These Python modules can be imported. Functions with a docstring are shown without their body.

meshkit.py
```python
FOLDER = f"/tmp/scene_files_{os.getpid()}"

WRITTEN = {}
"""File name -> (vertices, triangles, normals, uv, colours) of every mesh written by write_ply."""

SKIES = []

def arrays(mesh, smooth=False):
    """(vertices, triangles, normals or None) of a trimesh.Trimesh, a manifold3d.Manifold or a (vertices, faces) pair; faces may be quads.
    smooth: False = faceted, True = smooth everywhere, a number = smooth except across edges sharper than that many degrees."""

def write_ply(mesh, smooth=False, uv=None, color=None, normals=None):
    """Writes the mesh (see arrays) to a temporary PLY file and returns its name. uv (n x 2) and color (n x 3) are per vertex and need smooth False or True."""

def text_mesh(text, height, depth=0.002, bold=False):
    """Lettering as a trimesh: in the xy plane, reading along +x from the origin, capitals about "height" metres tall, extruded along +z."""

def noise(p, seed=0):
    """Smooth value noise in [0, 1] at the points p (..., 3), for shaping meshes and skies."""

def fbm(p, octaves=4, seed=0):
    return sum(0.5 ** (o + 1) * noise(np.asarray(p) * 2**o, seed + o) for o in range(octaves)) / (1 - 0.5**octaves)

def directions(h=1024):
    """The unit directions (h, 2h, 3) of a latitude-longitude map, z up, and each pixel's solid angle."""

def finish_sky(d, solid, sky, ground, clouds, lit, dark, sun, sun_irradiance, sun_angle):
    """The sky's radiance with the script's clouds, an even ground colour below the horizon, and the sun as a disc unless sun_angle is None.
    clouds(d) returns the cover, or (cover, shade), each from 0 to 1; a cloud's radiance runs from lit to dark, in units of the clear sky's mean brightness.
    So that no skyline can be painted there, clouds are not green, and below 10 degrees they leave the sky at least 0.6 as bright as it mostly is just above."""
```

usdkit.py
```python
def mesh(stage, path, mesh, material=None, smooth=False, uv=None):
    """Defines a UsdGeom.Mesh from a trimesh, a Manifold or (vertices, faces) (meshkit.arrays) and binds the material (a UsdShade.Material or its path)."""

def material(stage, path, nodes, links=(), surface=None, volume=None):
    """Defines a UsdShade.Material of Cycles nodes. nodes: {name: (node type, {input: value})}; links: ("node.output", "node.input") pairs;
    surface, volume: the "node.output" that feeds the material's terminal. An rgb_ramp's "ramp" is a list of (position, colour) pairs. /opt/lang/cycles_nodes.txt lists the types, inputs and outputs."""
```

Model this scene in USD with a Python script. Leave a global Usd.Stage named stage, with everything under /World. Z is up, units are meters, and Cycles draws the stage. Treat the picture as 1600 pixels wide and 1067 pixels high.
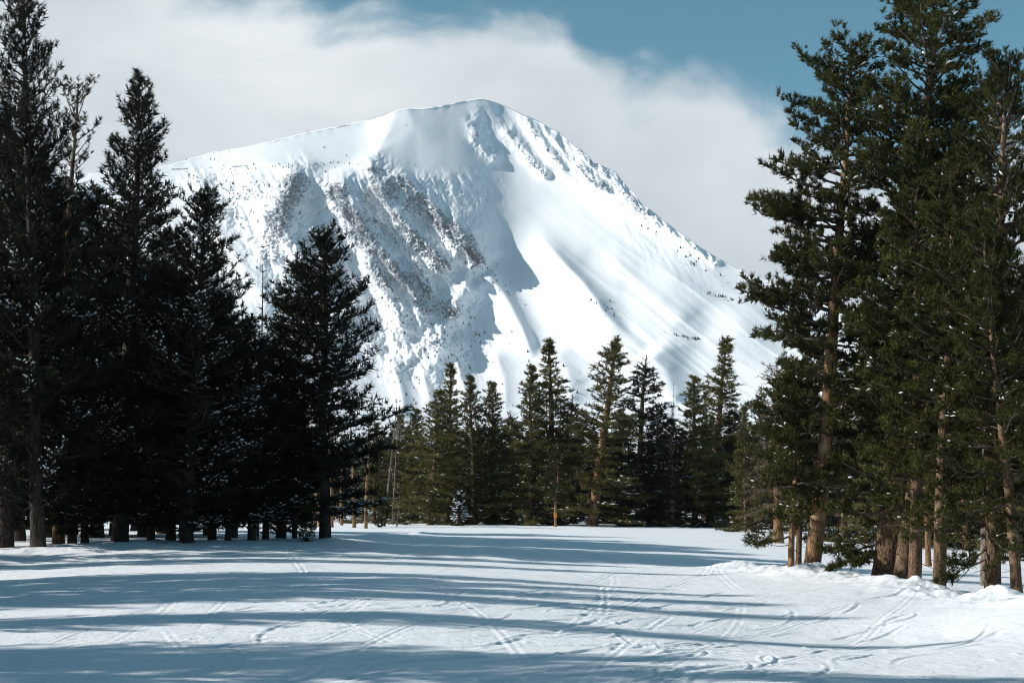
import math, numpy as np, usdkit, meshkit
from pxr import Usd, UsdGeom, UsdLux, UsdShade, Gf, Sdf, Vt
from scipy.ndimage import gaussian_filter
from scipy.interpolate import RBFInterpolator, RegularGridInterpolator

stage = Usd.Stage.CreateInMemory()
UsdGeom.SetStageUpAxis(stage, 'Z')
UsdGeom.SetStageMetersPerUnit(stage, 1.0)
world = UsdGeom.Xform.Define(stage, '/World')
stage.SetDefaultPrim(world.GetPrim())

# ------------------------------------------------------------------ camera
F, UC, VC, HOR, CAMZ = 2200.0, 800.0, 533.5, 790.0, 3.0     # measured on the 1600 x 1067 photograph
PITCH = math.atan((HOR - VC) / F)
cam = UsdGeom.Camera.Define(stage, '/World/camera')
cam.CreateHorizontalApertureAttr(36.0)
cam.CreateVerticalApertureAttr(36.0 * 682 / 1024)
cam.CreateFocalLengthAttr(36.0 * F / 1600)
cam.CreateClippingRangeAttr(Gf.Vec2f(0.5, 60000))
cam.CreateExposureAttr(0.32)
cam.AddTranslateOp().Set(Gf.Vec3d(0, 0, CAMZ))
cam.AddRotateXOp().Set(90 + math.degrees(PITCH))

# ------------------------------------------------------------------ sky and sun
SUN_EL = math.radians(30.0)
SUN_AZ = math.atan2(-1.0, -0.04)                            # from the left
SUN = np.array([math.sin(SUN_AZ) * math.cos(SUN_EL), math.cos(SUN_AZ) * math.cos(SUN_EL), math.sin(SUN_EL)])
sun = UsdLux.DistantLight.Define(stage, '/World/sun')
sun.CreateIntensityAttr(1.25)
sun.CreateAngleAttr(0.5)
sun.CreateNormalizeAttr(True)
sun.CreateColorAttr(Gf.Vec3f(1.0, 0.955, 0.89))
sun.AddRotateZOp().Set(-math.degrees(SUN_AZ))
sun.AddRotateXOp().Set(math.degrees(SUN_EL) - 90)

HAZE = 3.2e-5
def tu(u):                                                  # azimuth tangent of a photo column
    return (u - UC) / F
def tv(v):                                                  # about the elevation tangent of a photo row
    return (HOR - v) / F
AZ0, AZ1 = -math.pi, math.pi
def rampx(u):
    return (math.atan(tu(u)) - AZ0) / (AZ1 - AZ0)
# height of the cloud bank's top (as elevation tangent / 0.6) by azimuth; it goes on round the sky as a low bank
CT = [(-1500, 500), (-700, 180), (-200, -160), (200, -120), (400, -40), (520, -12), (600, -18), (700, -26), (800, -42), (865, -15), (910, 30), (945, 105), (985, 128),
      (1040, 108), (1110, 122), (1180, 130), (1230, 168), (1300, 205), (1420, 225), (1600, 235), (2300, 380), (4000, 560)]
top_ramp = [(0.0, (0.1,) * 3)] + [(rampx(u), (tv(v) / 0.6,) * 3) for u, v in CT] + [(1.0, (0.1,) * 3)]
usdkit.material(stage, '/World/Looks/sky', {
    'sky': ('sky_texture', {'sky_type': 'single_scattering', 'sun_disc': False, 'sun_elevation': SUN_EL, 'sun_rotation': SUN_AZ, 'altitude': 2700.0,
                            'air_density': 0.6, 'aerosol_density': 1.6, 'ozone_density': 1.6}),
    'tone': ('hsv', {'hue': 0.455, 'saturation': 1.15, 'value': 2.1, 'fac': 1.0}),
    'tc': ('texture_coordinate', {}),
    'sep': ('separate_xyz', {}),
    'az': ('math', {'math_type': 'arctan2'}),
    'azn': ('map_range', {'from_min': AZ0, 'from_max': AZ1, 'to_min': 0.0, 'to_max': 1.0}),
    'top': ('rgb_ramp', {'ramp': top_ramp}),
    'topv': ('math', {'math_type': 'multiply', 'value2': 0.6}),
    'xx': ('math', {'math_type': 'multiply'}), 'yy': ('math', {'math_type': 'multiply'}),
    'rr': ('math', {'math_type': 'add'}), 'r': ('math', {'math_type': 'sqrt'}),
    'el': ('math', {'math_type': 'divide'}),
    'map1': ('mapping', {'scale': (1.0, 1.0, 1.6)}),
    'n1': ('noise_texture', {'scale': 9.0, 'detail': 6.0, 'roughness': 0.55, 'distortion': 0.25}),
    'n2': ('noise_texture', {'scale': 4.2, 'detail': 5.0, 'roughness': 0.5, 'distortion': 0.4}),
    'nb': ('map_range', {'from_min': 0.3, 'from_max': 0.7, 'to_min': -0.034, 'to_max': 0.034}),
    'd0': ('math', {'math_type': 'subtract'}), 'd1': ('math', {'math_type': 'add'}),
    'cov': ('map_range', {'range_type': 'smoothstep', 'from_min': -0.014, 'from_max': 0.042, 'to_min': 0.0, 'to_max': 1.0, 'clamp': True}),
    'deep': ('map_range', {'from_min': 0.0, 'from_max': 0.16, 'to_min': 0.0, 'to_max': 1.0, 'clamp': True}),
    'sh0': ('math', {'math_type': 'multiply_add', 'value2': 1.9, 'value3': -0.84}),
    'sh': ('math', {'math_type': 'add', 'use_clamp': True}),
    'dm': ('math', {'math_type': 'multiply', 'value2': 0.42}),
    'cc': ('rgb_ramp', {'ramp': [(0.0, (11.6, 12.1, 12.4)), (0.4, (9.0, 9.75, 10.3)), (1.0, (5.6, 6.6, 7.4))]}),
    'mix': ('mix_color', {'blend_type': 'mix', 'use_clamp': False}),
    'bg': ('background_shader', {'strength': 0.060}),
}, [('tc.generated', 'sep.vector'), ('sep.x', 'az.value1'), ('sep.y', 'az.value2'), ('az.value', 'azn.value'), ('azn.result', 'top.fac'), ('top.color', 'topv.value1'),
    ('sep.x', 'xx.value1'), ('sep.x', 'xx.value2'), ('sep.y', 'yy.value1'), ('sep.y', 'yy.value2'), ('xx.value', 'rr.value1'), ('yy.value', 'rr.value2'), ('rr.value', 'r.value1'),
    ('sep.z', 'el.value1'), ('r.value', 'el.value2'),
    ('tc.generated', 'map1.vector'), ('map1.vector', 'n1.vector'), ('map1.vector', 'n2.vector'), ('n1.fac', 'nb.value'),
    ('topv.value', 'd0.value1'), ('el.value', 'd0.value2'), ('d0.value', 'd1.value1'), ('nb.result', 'd1.value2'), ('d1.value', 'cov.value'),
    ('d1.value', 'deep.value'), ('n2.fac', 'sh0.value1'), ('deep.result', 'dm.value1'), ('sh0.value', 'sh.value1'), ('dm.value', 'sh.value2'), ('sh.value', 'cc.fac'),
    ('cov.result', 'mix.fac'), ('sky.color', 'tone.color'), ('tone.color', 'mix.a'), ('cc.color', 'mix.b'), ('mix.result', 'bg.color')], surface='bg.background')
dome = UsdLux.DomeLight.Define(stage, '/World/sky')
UsdShade.MaterialBindingAPI.Apply(dome.GetPrim()).Bind(UsdShade.Material.Get(stage, '/World/Looks/sky'))

# ------------------------------------------------------------------ helpers
used = {}
def numbered(path):
    n = used.get(path, 0)
    used[path] = n + 1
    return path if n == 0 else '%s_%03d' % (path, n)
def data(prim, label=None, category=None, group=None, kind=None):
    for k, v in (('label', label), ('category', category), ('group', group), ('kind', kind)):
        if v:
            prim.SetCustomDataByKey(k, v)
def part(parent, name, mesh, mat, smooth=False):
    return usdkit.mesh(stage, numbered(str(parent) + '/' + name), mesh, '/World/Looks/' + mat, smooth)

SP, CP = math.sin(PITCH), math.cos(PITCH)
def at(u, v, Y):
    """World point on the sight line of photo pixel (u, v) at depth Y."""
    xc, yc = (np.asarray(u, float) - UC) / F, (VC - np.asarray(v, float)) / F
    dx, dy, dz = xc, CP - yc * SP, SP + yc * CP
    s = Y / dy
    return np.stack(np.broadcast_arrays(dx * s, Y + 0 * dx, CAMZ + dz * s), -1)
def norm(a):
    return a / np.maximum(np.linalg.norm(a, axis=-1, keepdims=True), 1e-9)
def sstep(a, b, x):
    t = np.clip((x - a) / (b - a), 0, 1)
    return t * t * (3 - 2 * t)
def fb(x, y, s, octv=4, seed=0):
    return meshkit.fbm(np.stack([np.asarray(x) / s, np.asarray(y) / s, 0 * np.asarray(x) + 0.37], -1), octv, seed)
def join(parts):
    vs, fs, n = [], [], 0
    for v, f in parts:
        if len(f):
            vs.append(v); fs.append(np.asarray(f) + n); n += len(v)
    return (np.vstack(vs), np.vstack(fs)) if vs else (np.zeros((0, 3)), np.zeros((0, 3), int))
def tube(pts, rad, k=6, cap=True, bark=0.0, seed=0):
    """A tapered tube through pts with radii rad; bark > 0 roughens it into upright plates."""
    pts, rad = np.asarray(pts, float), np.asarray(rad, float)
    t = norm(np.gradient(pts, axis=0))
    ref = np.where(np.abs(t[:, 2:3]) > 0.9, [[1.0, 0, 0]], [[0, 0, 1.0]])
    a = norm(np.cross(t, ref)); b = np.cross(t, a)
    ang = np.arange(k) / k * 2 * math.pi
    c, s = np.cos(ang), np.sin(ang)
    r = rad[:, None] * np.ones(k)
    if bark:
        zz = np.cumsum(np.r_[0, np.linalg.norm(np.diff(pts, axis=0), axis=1)])
        q = np.stack([np.broadcast_to(c * 4.2, r.shape), np.broadcast_to(s * 4.2, r.shape), np.broadcast_to(zz[:, None] * 1.6, r.shape)], -1)
        n = meshkit.noise(q, seed) * 0.65 + meshkit.noise(q * 2.3, seed + 3) * 0.35
        r = r * (1 + bark * (np.abs(n - 0.5) * 2 - 0.35) + 0.12 * (meshkit.noise(q * 0.22, seed + 9) - 0.5))
    v = (pts[:, None] + r[..., None] * (a[:, None] * c[None, :, None] + b[:, None] * s[None, :, None])).reshape(-1, 3)
    n = len(pts)
    i, j = np.meshgrid(np.arange(n - 1), np.arange(k), indexing='ij')
    p, q = (i * k + j).ravel(), (i * k + (j + 1) % k).ravel()
    f = np.vstack([np.stack([p, q, q + k], 1), np.stack([p, q + k, p + k], 1)])
    if cap:
        v = np.vstack([v, pts[-1:]])
        e = (n - 1) * k + np.arange(k)
        f = np.vstack([f, np.stack([e, np.roll(e, -1), np.full(k, len(v) - 1)], 1)])
    return v, f

# ------------------------------------------------------------------ materials
M = lambda name, nodes, links: usdkit.material(stage, '/World/Looks/' + name, nodes, links, surface='p.BSDF')
M('snow', {
    'g': ('geometry', {}),
    'n1': ('noise_texture', {'scale': 0.5, 'detail': 3.0}),
    'n2': ('noise_texture', {'scale': 9.0, 'detail': 8.0, 'roughness': 0.7}),
    'n3': ('noise_texture', {'scale': 1.7, 'detail': 6.0, 'roughness': 0.6}),
    'c': ('rgb_ramp', {'ramp': [(0.3, (0.77, 0.795, 0.83)), (0.7, (0.84, 0.855, 0.88))]}),
    'add': ('math', {'math_type': 'multiply_add', 'value2': 2.5}),
    'b': ('bump', {'strength': 0.55, 'distance': 0.05}),
    'p': ('principled_bsdf', {'roughness': 0.55, 'specular_ior_level': 0.25}),
}, [('g.position', 'n1.vector'), ('g.position', 'n2.vector'), ('g.position', 'n3.vector'), ('n1.fac', 'c.fac'), ('c.color', 'p.base_color'),
    ('n3.fac', 'add.value1'), ('n2.fac', 'add.value3'), ('add.value', 'b.height'), ('b.normal', 'p.normal')])
M('clump_snow', {'p': ('principled_bsdf', {'base_color': (0.86, 0.88, 0.9), 'roughness': 0.6, 'specular_ior_level': 0.2})}, [])
M('mountain', {
    'g': ('geometry', {}),
    'rock': ('attribute', {'attribute': 'rock'}),
    'n1': ('noise_texture', {'scale': 0.14, 'detail': 6.0, 'roughness': 0.8}),
    'n2': ('noise_texture', {'scale': 0.11, 'detail': 6.0, 'roughness': 0.7}),
    'm': ('math', {'math_type': 'multiply_add', 'value2': 2.0, 'value3': -1.0}),
    'a': ('math', {'math_type': 'add'}),
    's': ('map_range', {'range_type': 'smoothstep', 'from_min': 0.46, 'from_max': 0.58, 'to_min': 0.0, 'to_max': 1.0, 'clamp': True}),
    'rc': ('rgb_ramp', {'ramp': [(0.3, (0.028, 0.043, 0.064)), (0.7, (0.078, 0.104, 0.146))]}),
    'mix': ('mix_color', {'blend_type': 'mix', 'a': (0.745, 0.765, 0.79)}),
    'b': ('bump', {'strength': 0.6, 'distance': 6.0}),
    'p': ('principled_bsdf', {'roughness': 0.7, 'specular_ior_level': 0.15}),
}, [('g.position', 'n1.vector'), ('g.position', 'n2.vector'), ('n1.fac', 'm.value1'), ('m.value', 'a.value1'), ('rock.fac', 'a.value2'), ('a.value', 's.value'),
    ('n2.fac', 'rc.fac'), ('s.result', 'b.strength'), ('s.result', 'mix.fac'), ('rc.color', 'mix.b'), ('mix.result', 'p.base_color'), ('n2.fac', 'b.height'), ('b.normal', 'p.normal')])
def bark_mat(name, dark, light, spot):
    M(name, {
        'tc': ('texture_coordinate', {}), 'oi': ('object_info', {}),
        'mp': ('mapping', {'scale': (1.0, 1.0, 0.28)}),
        'n1': ('noise_texture', {'scale': 9.0, 'detail': 6.0, 'roughness': 0.65}),
        'v': ('voronoi_texture', {'scale': 11.0, 'feature': 'distance_to_edge'}),
        'n2': ('noise_texture', {'scale': 0.9, 'detail': 4.0}),
        'c': ('rgb_ramp', {'ramp': [(0.3, dark), (0.68, light)]}),
        'vr': ('rgb_ramp', {'ramp': [(0.0, (0.35, 0.33, 0.32)), (0.16, (1, 1, 1))]}),
        'mul': ('mix_color', {'blend_type': 'multiply', 'fac': 1.0}),
        'sp': ('map_range', {'from_min': 0.52, 'from_max': 0.68, 'to_min': 0.0, 'to_max': 0.75, 'clamp': True}),
        'mix': ('mix_color', {'blend_type': 'mix', 'b': spot}),
        'b': ('bump', {'strength': 0.9, 'distance': 0.05}),
        'p': ('principled_bsdf', {'roughness': 0.85, 'specular_ior_level': 0.1}),
    }, [('tc.object', 'mp.vector'), ('mp.vector', 'n1.vector'), ('mp.vector', 'v.vector'), ('tc.object', 'n2.vector'), ('n1.fac', 'c.fac'), ('v.distance', 'vr.fac'),
        ('c.color', 'mul.a'), ('vr.color', 'mul.b'), ('n2.fac', 'sp.value'), ('sp.result', 'mix.fac'), ('mul.result', 'mix.a'), ('mix.result', 'p.base_color'),
        ('n1.fac', 'b.height'), ('b.normal', 'p.normal')])
bark_mat('bark_orange', (0.10, 0.055, 0.030), (0.42, 0.245, 0.125), (0.48, 0.34, 0.20))
bark_mat('bark_brown', (0.06, 0.040, 0.028), (0.26, 0.165, 0.10), (0.33, 0.24, 0.155))
bark_mat('bark_dark', (0.028, 0.024, 0.022), (0.085, 0.066, 0.054), (0.10, 0.08, 0.065))
bark_mat('dead_wood', (0.10, 0.082, 0.07), (0.24, 0.20, 0.17), (0.30, 0.26, 0.22))
M('limb', {'tc': ('texture_coordinate', {}), 'n': ('noise_texture', {'scale': 1.2, 'detail': 3.0}),
           'c': ('rgb_ramp', {'ramp': [(0.35, (0.045, 0.034, 0.027)), (0.7, (0.19, 0.15, 0.12))]}), 'p': ('principled_bsdf', {'roughness': 0.85, 'specular_ior_level': 0.1})},
  [('tc.object', 'n.vector'), ('n.fac', 'c.fac'), ('c.color', 'p.base_color')])
def needles(name, a, b, sc=0.7):
    usdkit.material(stage, '/World/Looks/' + name, {
        'tc': ('texture_coordinate', {}), 'oi': ('object_info', {}), 'g': ('geometry', {}),
        'n': ('noise_texture', {'scale': sc, 'detail': 3.0}),
        'c': ('rgb_ramp', {'ramp': [(0.3, a), (0.7, b)]}),
        'rv': ('map_range', {'from_min': 0.0, 'from_max': 1.0, 'to_min': 0.75, 'to_max': 1.25}),
        'h': ('hsv', {'saturation': 1.0, 'fac': 1.0}),
        'p': ('principled_bsdf', {'roughness': 0.6, 'specular_ior_level': 0.1}),
        't': ('translucent_bsdf', {}), 'm': ('mix_closure', {'fac': 0.22}),
    }, [('tc.object', 'n.vector'), ('n.fac', 'c.fac'), ('oi.random', 'rv.value'), ('rv.result', 'h.value'), ('c.color', 'h.color'), ('h.color', 'p.base_color'),
        ('h.color', 't.color'), ('p.BSDF', 'm.closure1'), ('t.BSDF', 'm.closure2')], surface='m.closure')
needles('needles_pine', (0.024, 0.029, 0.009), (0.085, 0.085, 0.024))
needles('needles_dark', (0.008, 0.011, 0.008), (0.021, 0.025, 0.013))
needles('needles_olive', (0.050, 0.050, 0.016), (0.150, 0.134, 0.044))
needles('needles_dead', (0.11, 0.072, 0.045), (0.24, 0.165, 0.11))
M('marker_orange', {'p': ('principled_bsdf', {'base_color': (0.75, 0.24, 0.03), 'roughness': 0.5})}, [])

# ------------------------------------------------------------------ the snow ground
CTRL = [  # photo column, photo row, depth, height from the sight line
    (800, 1067, 24), (300, 1067, 24), (0, 1060, 24.2), (1250, 1072, 24), (1600, 1085, 24),
    (0, 962, 34), (250, 955, 34), (540, 950, 34), (800, 962, 34), (1060, 984, 34), (1300, 1004, 34), (1450, 1000, 34.5), (1600, 962, 35),
    (0, 905, 47), (250, 895, 47), (540, 893, 47), (800, 902, 47), (1060, 920, 47), (1250, 922, 47), (1400, 928, 46),
    (1600, 962, 41), (1520, 956, 44), (1450, 938, 48), (1380, 922, 51), (1290, 910, 54), (1230, 909, 55),
    (1550, 952, 50), (1640, 968, 46),
    (0, 868, 60), (60, 858, 62), (180, 849, 66), (300, 847, 68), (420, 846, 70), (510, 845, 72), (620, 852, 75), (800, 857, 75), (1000, 868, 72), (1150, 880, 70),
    (1500, 895, 70), (1330, 890, 72), (1600, 905, 68),
    (300, 836, 95), (100, 838, 92), (520, 836, 100), (700, 836, 110), (900, 838, 112), (1100, 846, 108), (1400, 862, 100), (1600, 870, 100),
    (500, 824, 150), (650, 820, 168), (800, 820, 170), (1000, 821, 172), (1190, 826, 165), (1400, 838, 150),
    (300, 816, 190), (650, 812, 220), (1000, 813, 220), (1400, 820, 220),
]
pts = [at(u, v, Y) for u, v, Y in CTRL]
pts += [np.array(p, float) for p in [(-12, 10, 0.4), (0, 10, 0.1), (12, 10, 0.0), (-60, 20, 2.0), (-60, 60, 2.6), (-70, 110, 3.0), (-120, 200, 4.0), (60, 20, 0.3), (60, 60, 0.0),
                                     (80, 110, 0.4), (130, 200, 1.5), (-200, 420, 7.5), (0, 420, 5.5), (200, 420, 6.0)]]
pts = np.array(pts)
feat = lambda x, y: np.stack([np.asarray(x) / (6 + 0.16 * np.asarray(y)), 4.0 * np.log(np.maximum(np.asarray(y), 8) / 20)], -1)
_rbf = RBFInterpolator(feat(pts[:, 0], pts[:, 1]), pts[:, 2], kernel='thin_plate_spline', smoothing=0.004)
_gu, _gl = np.linspace(-7.5, 7.5, 151), np.linspace(math.log(8), math.log(450), 160)
_A, _B = np.meshgrid(_gu, _gl, indexing='ij')
_gz = _rbf(np.stack([_A.ravel(), 4.0 * (_B.ravel() - math.log(20))], 1)).reshape(_A.shape)
_gri = RegularGridInterpolator((_gu, _gl), _gz, bounds_error=False, fill_value=None)
def ground0(x, y):
    x, y = np.asarray(x, float), np.asarray(y, float)
    yy = np.clip(y, 8.5, 445)
    a = np.clip(x / (6 + 0.16 * yy), -7.4, 7.4)
    z = _gri(np.stack([a, np.log(yy)], -1))
    far = np.maximum(y - 420, 0)
    return z + far * 0.026
def ground(x, y):
    """Height of the snow with its soft lumps (not the tracks)."""
    x, y = np.asarray(x, float), np.asarray(y, float)
    z = ground0(x, y)
    near = 1 - sstep(120, 260, y)
    z = z + near * (0.16 * (fb(x, y, 7.0, 3, 3) - 0.5) + 0.05 * (fb(x, y, 1.9, 3, 5) - 0.5))
    return z
# the lumpy pushed-up edge of the run in front of the right-hand pines and of the left-hand forest
BERM = np.array([at(u, v, Y)[:2] for u, v, Y in [(1170, 905, 58), (1230, 905, 55), (1300, 908, 53), (1380, 920, 50.5), (1450, 938, 47.5), (1520, 956, 43.5), (1600, 964, 40.5), (1700, 985, 37)]])
BERM2 = np.array([at(u, v, Y)[:2] for u, v, Y in [(-60, 880, 56), (20, 866, 60), (130, 857, 63), (260, 851, 67), (400, 849, 69), (510, 848, 71), (560, 840, 86), (600, 838, 98), (660, 835, 112)]])
def pdist(x, y, line):
    best = np.full(x.shape, 1e9)
    for (ax, ay), (bx, by) in zip(line[:-1], line[1:]):
        dx, dy = bx - ax, by - ay
        t = np.clip(((x - ax) * dx + (y - ay) * dy) / (dx * dx + dy * dy), 0, 1)
        best = np.minimum(best, np.hypot(x - ax - t * dx, y - ay - t * dy))
    return best
def build_ground():
    az = np.concatenate([np.linspace(-180, -40, 36)[:-1], np.linspace(-40, -22, 46)[:-1], np.linspace(-22, 22, 700), np.linspace(22, 40, 46)[1:], np.linspace(40, 180, 36)[1:-1]])
    rr = [1.0, 4, 8, 12, 16, 19]
    r = 20.5
    while r < 4200:
        rr.append(r)
        r *= 1.0031 if r < 62 else 1.0052 if r < 130 else 1.012 if r < 260 else 1.04
    rr = np.array(rr)
    A, R = np.meshgrid(np.radians(az), rr, indexing='ij')
    x, y = R * np.sin(A), R * np.cos(A)
    z = ground(x, np.maximum(y, 8.5))
    back = y < 8.5
    z = np.where(back, ground(x, np.full_like(x, 8.5)), z)
    z = np.where(np.abs(x) > 250, z * 1.0, z)
    rng = np.random.default_rng(11)
    fine = (y > 15) & (y < 200) & (np.abs(x) < 90)
    xf, yf = x[fine], y[fine]
    d = np.zeros_like(xf)
    d1, d2 = pdist(xf, yf, BERM), pdist(xf, yf, BERM2)
    lump = fb(xf, yf, 1.3, 4, 21) - 0.42
    d += np.exp(-(d1 / 1.7) ** 2) * (0.20 + 1.15 * np.maximum(lump, -0.1)) * sstep(0.0, 0.35, fb(xf, yf, 6.0, 2, 8))
    d += 0.22 * np.exp(-(d1 / 4.0) ** 2)
    d += np.exp(-(d2 / 1.8) ** 2) * (0.10 + 0.50 * np.maximum(lump, -0.1))
    # trodden, skied snow: small waves drawn out along the run and short scrapes
    away = 1 - 0.75 * sstep(40, 110, yf)
    d += away * 0.010 * (np.abs(fb(xf * 1.0 + 0.35 * yf, yf * 0.28, 0.8, 4, 31) - 0.5) * -2 + 0.3)
    d += away * 0.010 * (fb(xf, yf, 0.28, 3, 41) - 0.5)
    # ski tracks: pairs of grooves that swing down the run
    keep = yf < 130
    for k in range(80):
        y0 = rng.uniform(22, 70)
        L = rng.uniform(4, 34) * (1 + (y0 > 45))
        amp, wl, ph = rng.uniform(0.1, 0.8), rng.uniform(24, 60), rng.uniform(0, 6.28)
        sl = rng.normal(0.12, 0.30)
        x0 = rng.uniform(-0.34, 0.20) * y0
        s = yf - y0
        xc = x0 + sl * s + amp * np.sin(s / wl * 6.28 + ph)
        env = sstep(0, 1.5, s) * (1 - sstep(L - 2, L, s)) * keep
        dep = rng.uniform(0.006, 0.016)
        wdt = rng.uniform(0.04, 0.07)
        for o in (-0.10, 0.10):
            q = (xf - xc - o) / wdt
            d += env * dep * (-np.exp(-q * q) + 0.55 * np.exp(-((q - 1.7) / 1.0) ** 2))
    # short skidded scrapes across the slope
    for k in range(330):
        y0 = rng.uniform(22, 60) if k < 280 else rng.uniform(60, 110)
        x0 = rng.uniform(-0.33, 0.38) * y0
        if k % 3:
            x0, y0 = rng.normal(1.5, 4.0), rng.uniform(22, 42)
        th = rng.normal(0.75, 0.35)
        L, wdt, dep, cv = rng.uniform(0.9, 3.2), rng.uniform(0.04, 0.07), rng.uniform(0.010, 0.028), rng.normal(0, 0.12)
        near = (np.abs(xf - x0) < 3.5) & (np.abs(yf - y0) < 3.5)
        s = (xf[near] - x0) * math.cos(th) + (yf[near] - y0) * math.sin(th)
        q = (-(xf[near] - x0) * math.sin(th) + (yf[near] - y0) * math.cos(th) - cv * s * s) / wdt
        env = np.exp(-(s / L * 1.6) ** 4)
        d[near] += env * dep * (-np.exp(-q * q) + 0.9 * np.exp(-((q - 1.8) / 1.1) ** 2))
    # thrown-up crumbs
    for k in range(180):
        y0 = rng.uniform(22, 58); x0 = rng.uniform(-0.36, 0.40) * y0
        rad, hh = rng.uniform(0.04, 0.10), rng.uniform(0.01, 0.05)
        near = (np.abs(xf - x0) < 0.6) & (np.abs(yf - y0) < 0.6)
        d[near] += hh * np.exp(-((xf[near] - x0) ** 2 + (yf[near] - y0) ** 2) / rad ** 2)
    z[fine] += d
    n, m = x.shape
    v = np.stack([x, y, z], -1).reshape(-1, 3)
    i, j = np.meshgrid(np.arange(n), np.arange(m - 1), indexing='ij')
    i2 = (i + 1) % n
    a, b, c, e = (i * m + j).ravel(), (i2 * m + j).ravel(), (i2 * m + j + 1).ravel(), (i * m + j + 1).ravel()
    f = np.vstack([np.stack([a, b, c], 1), np.stack([a, c, e], 1)])[:, ::-1]
    v = np.vstack([v, [[0, 0, float(ground(0.0, 8.5))]]])
    j0 = np.arange(n) * m
    f = np.vstack([f, np.stack([np.roll(j0, -1), j0, np.full(n, len(v) - 1)], 1)])
    p = usdkit.mesh(stage, '/World/snow_ground', (v, f), '/World/Looks/snow', True).GetPrim()
    data(p, 'groomed snow run crossed by long blue tree shadows and ski tracks', 'snow', kind='structure')
build_ground()

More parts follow.
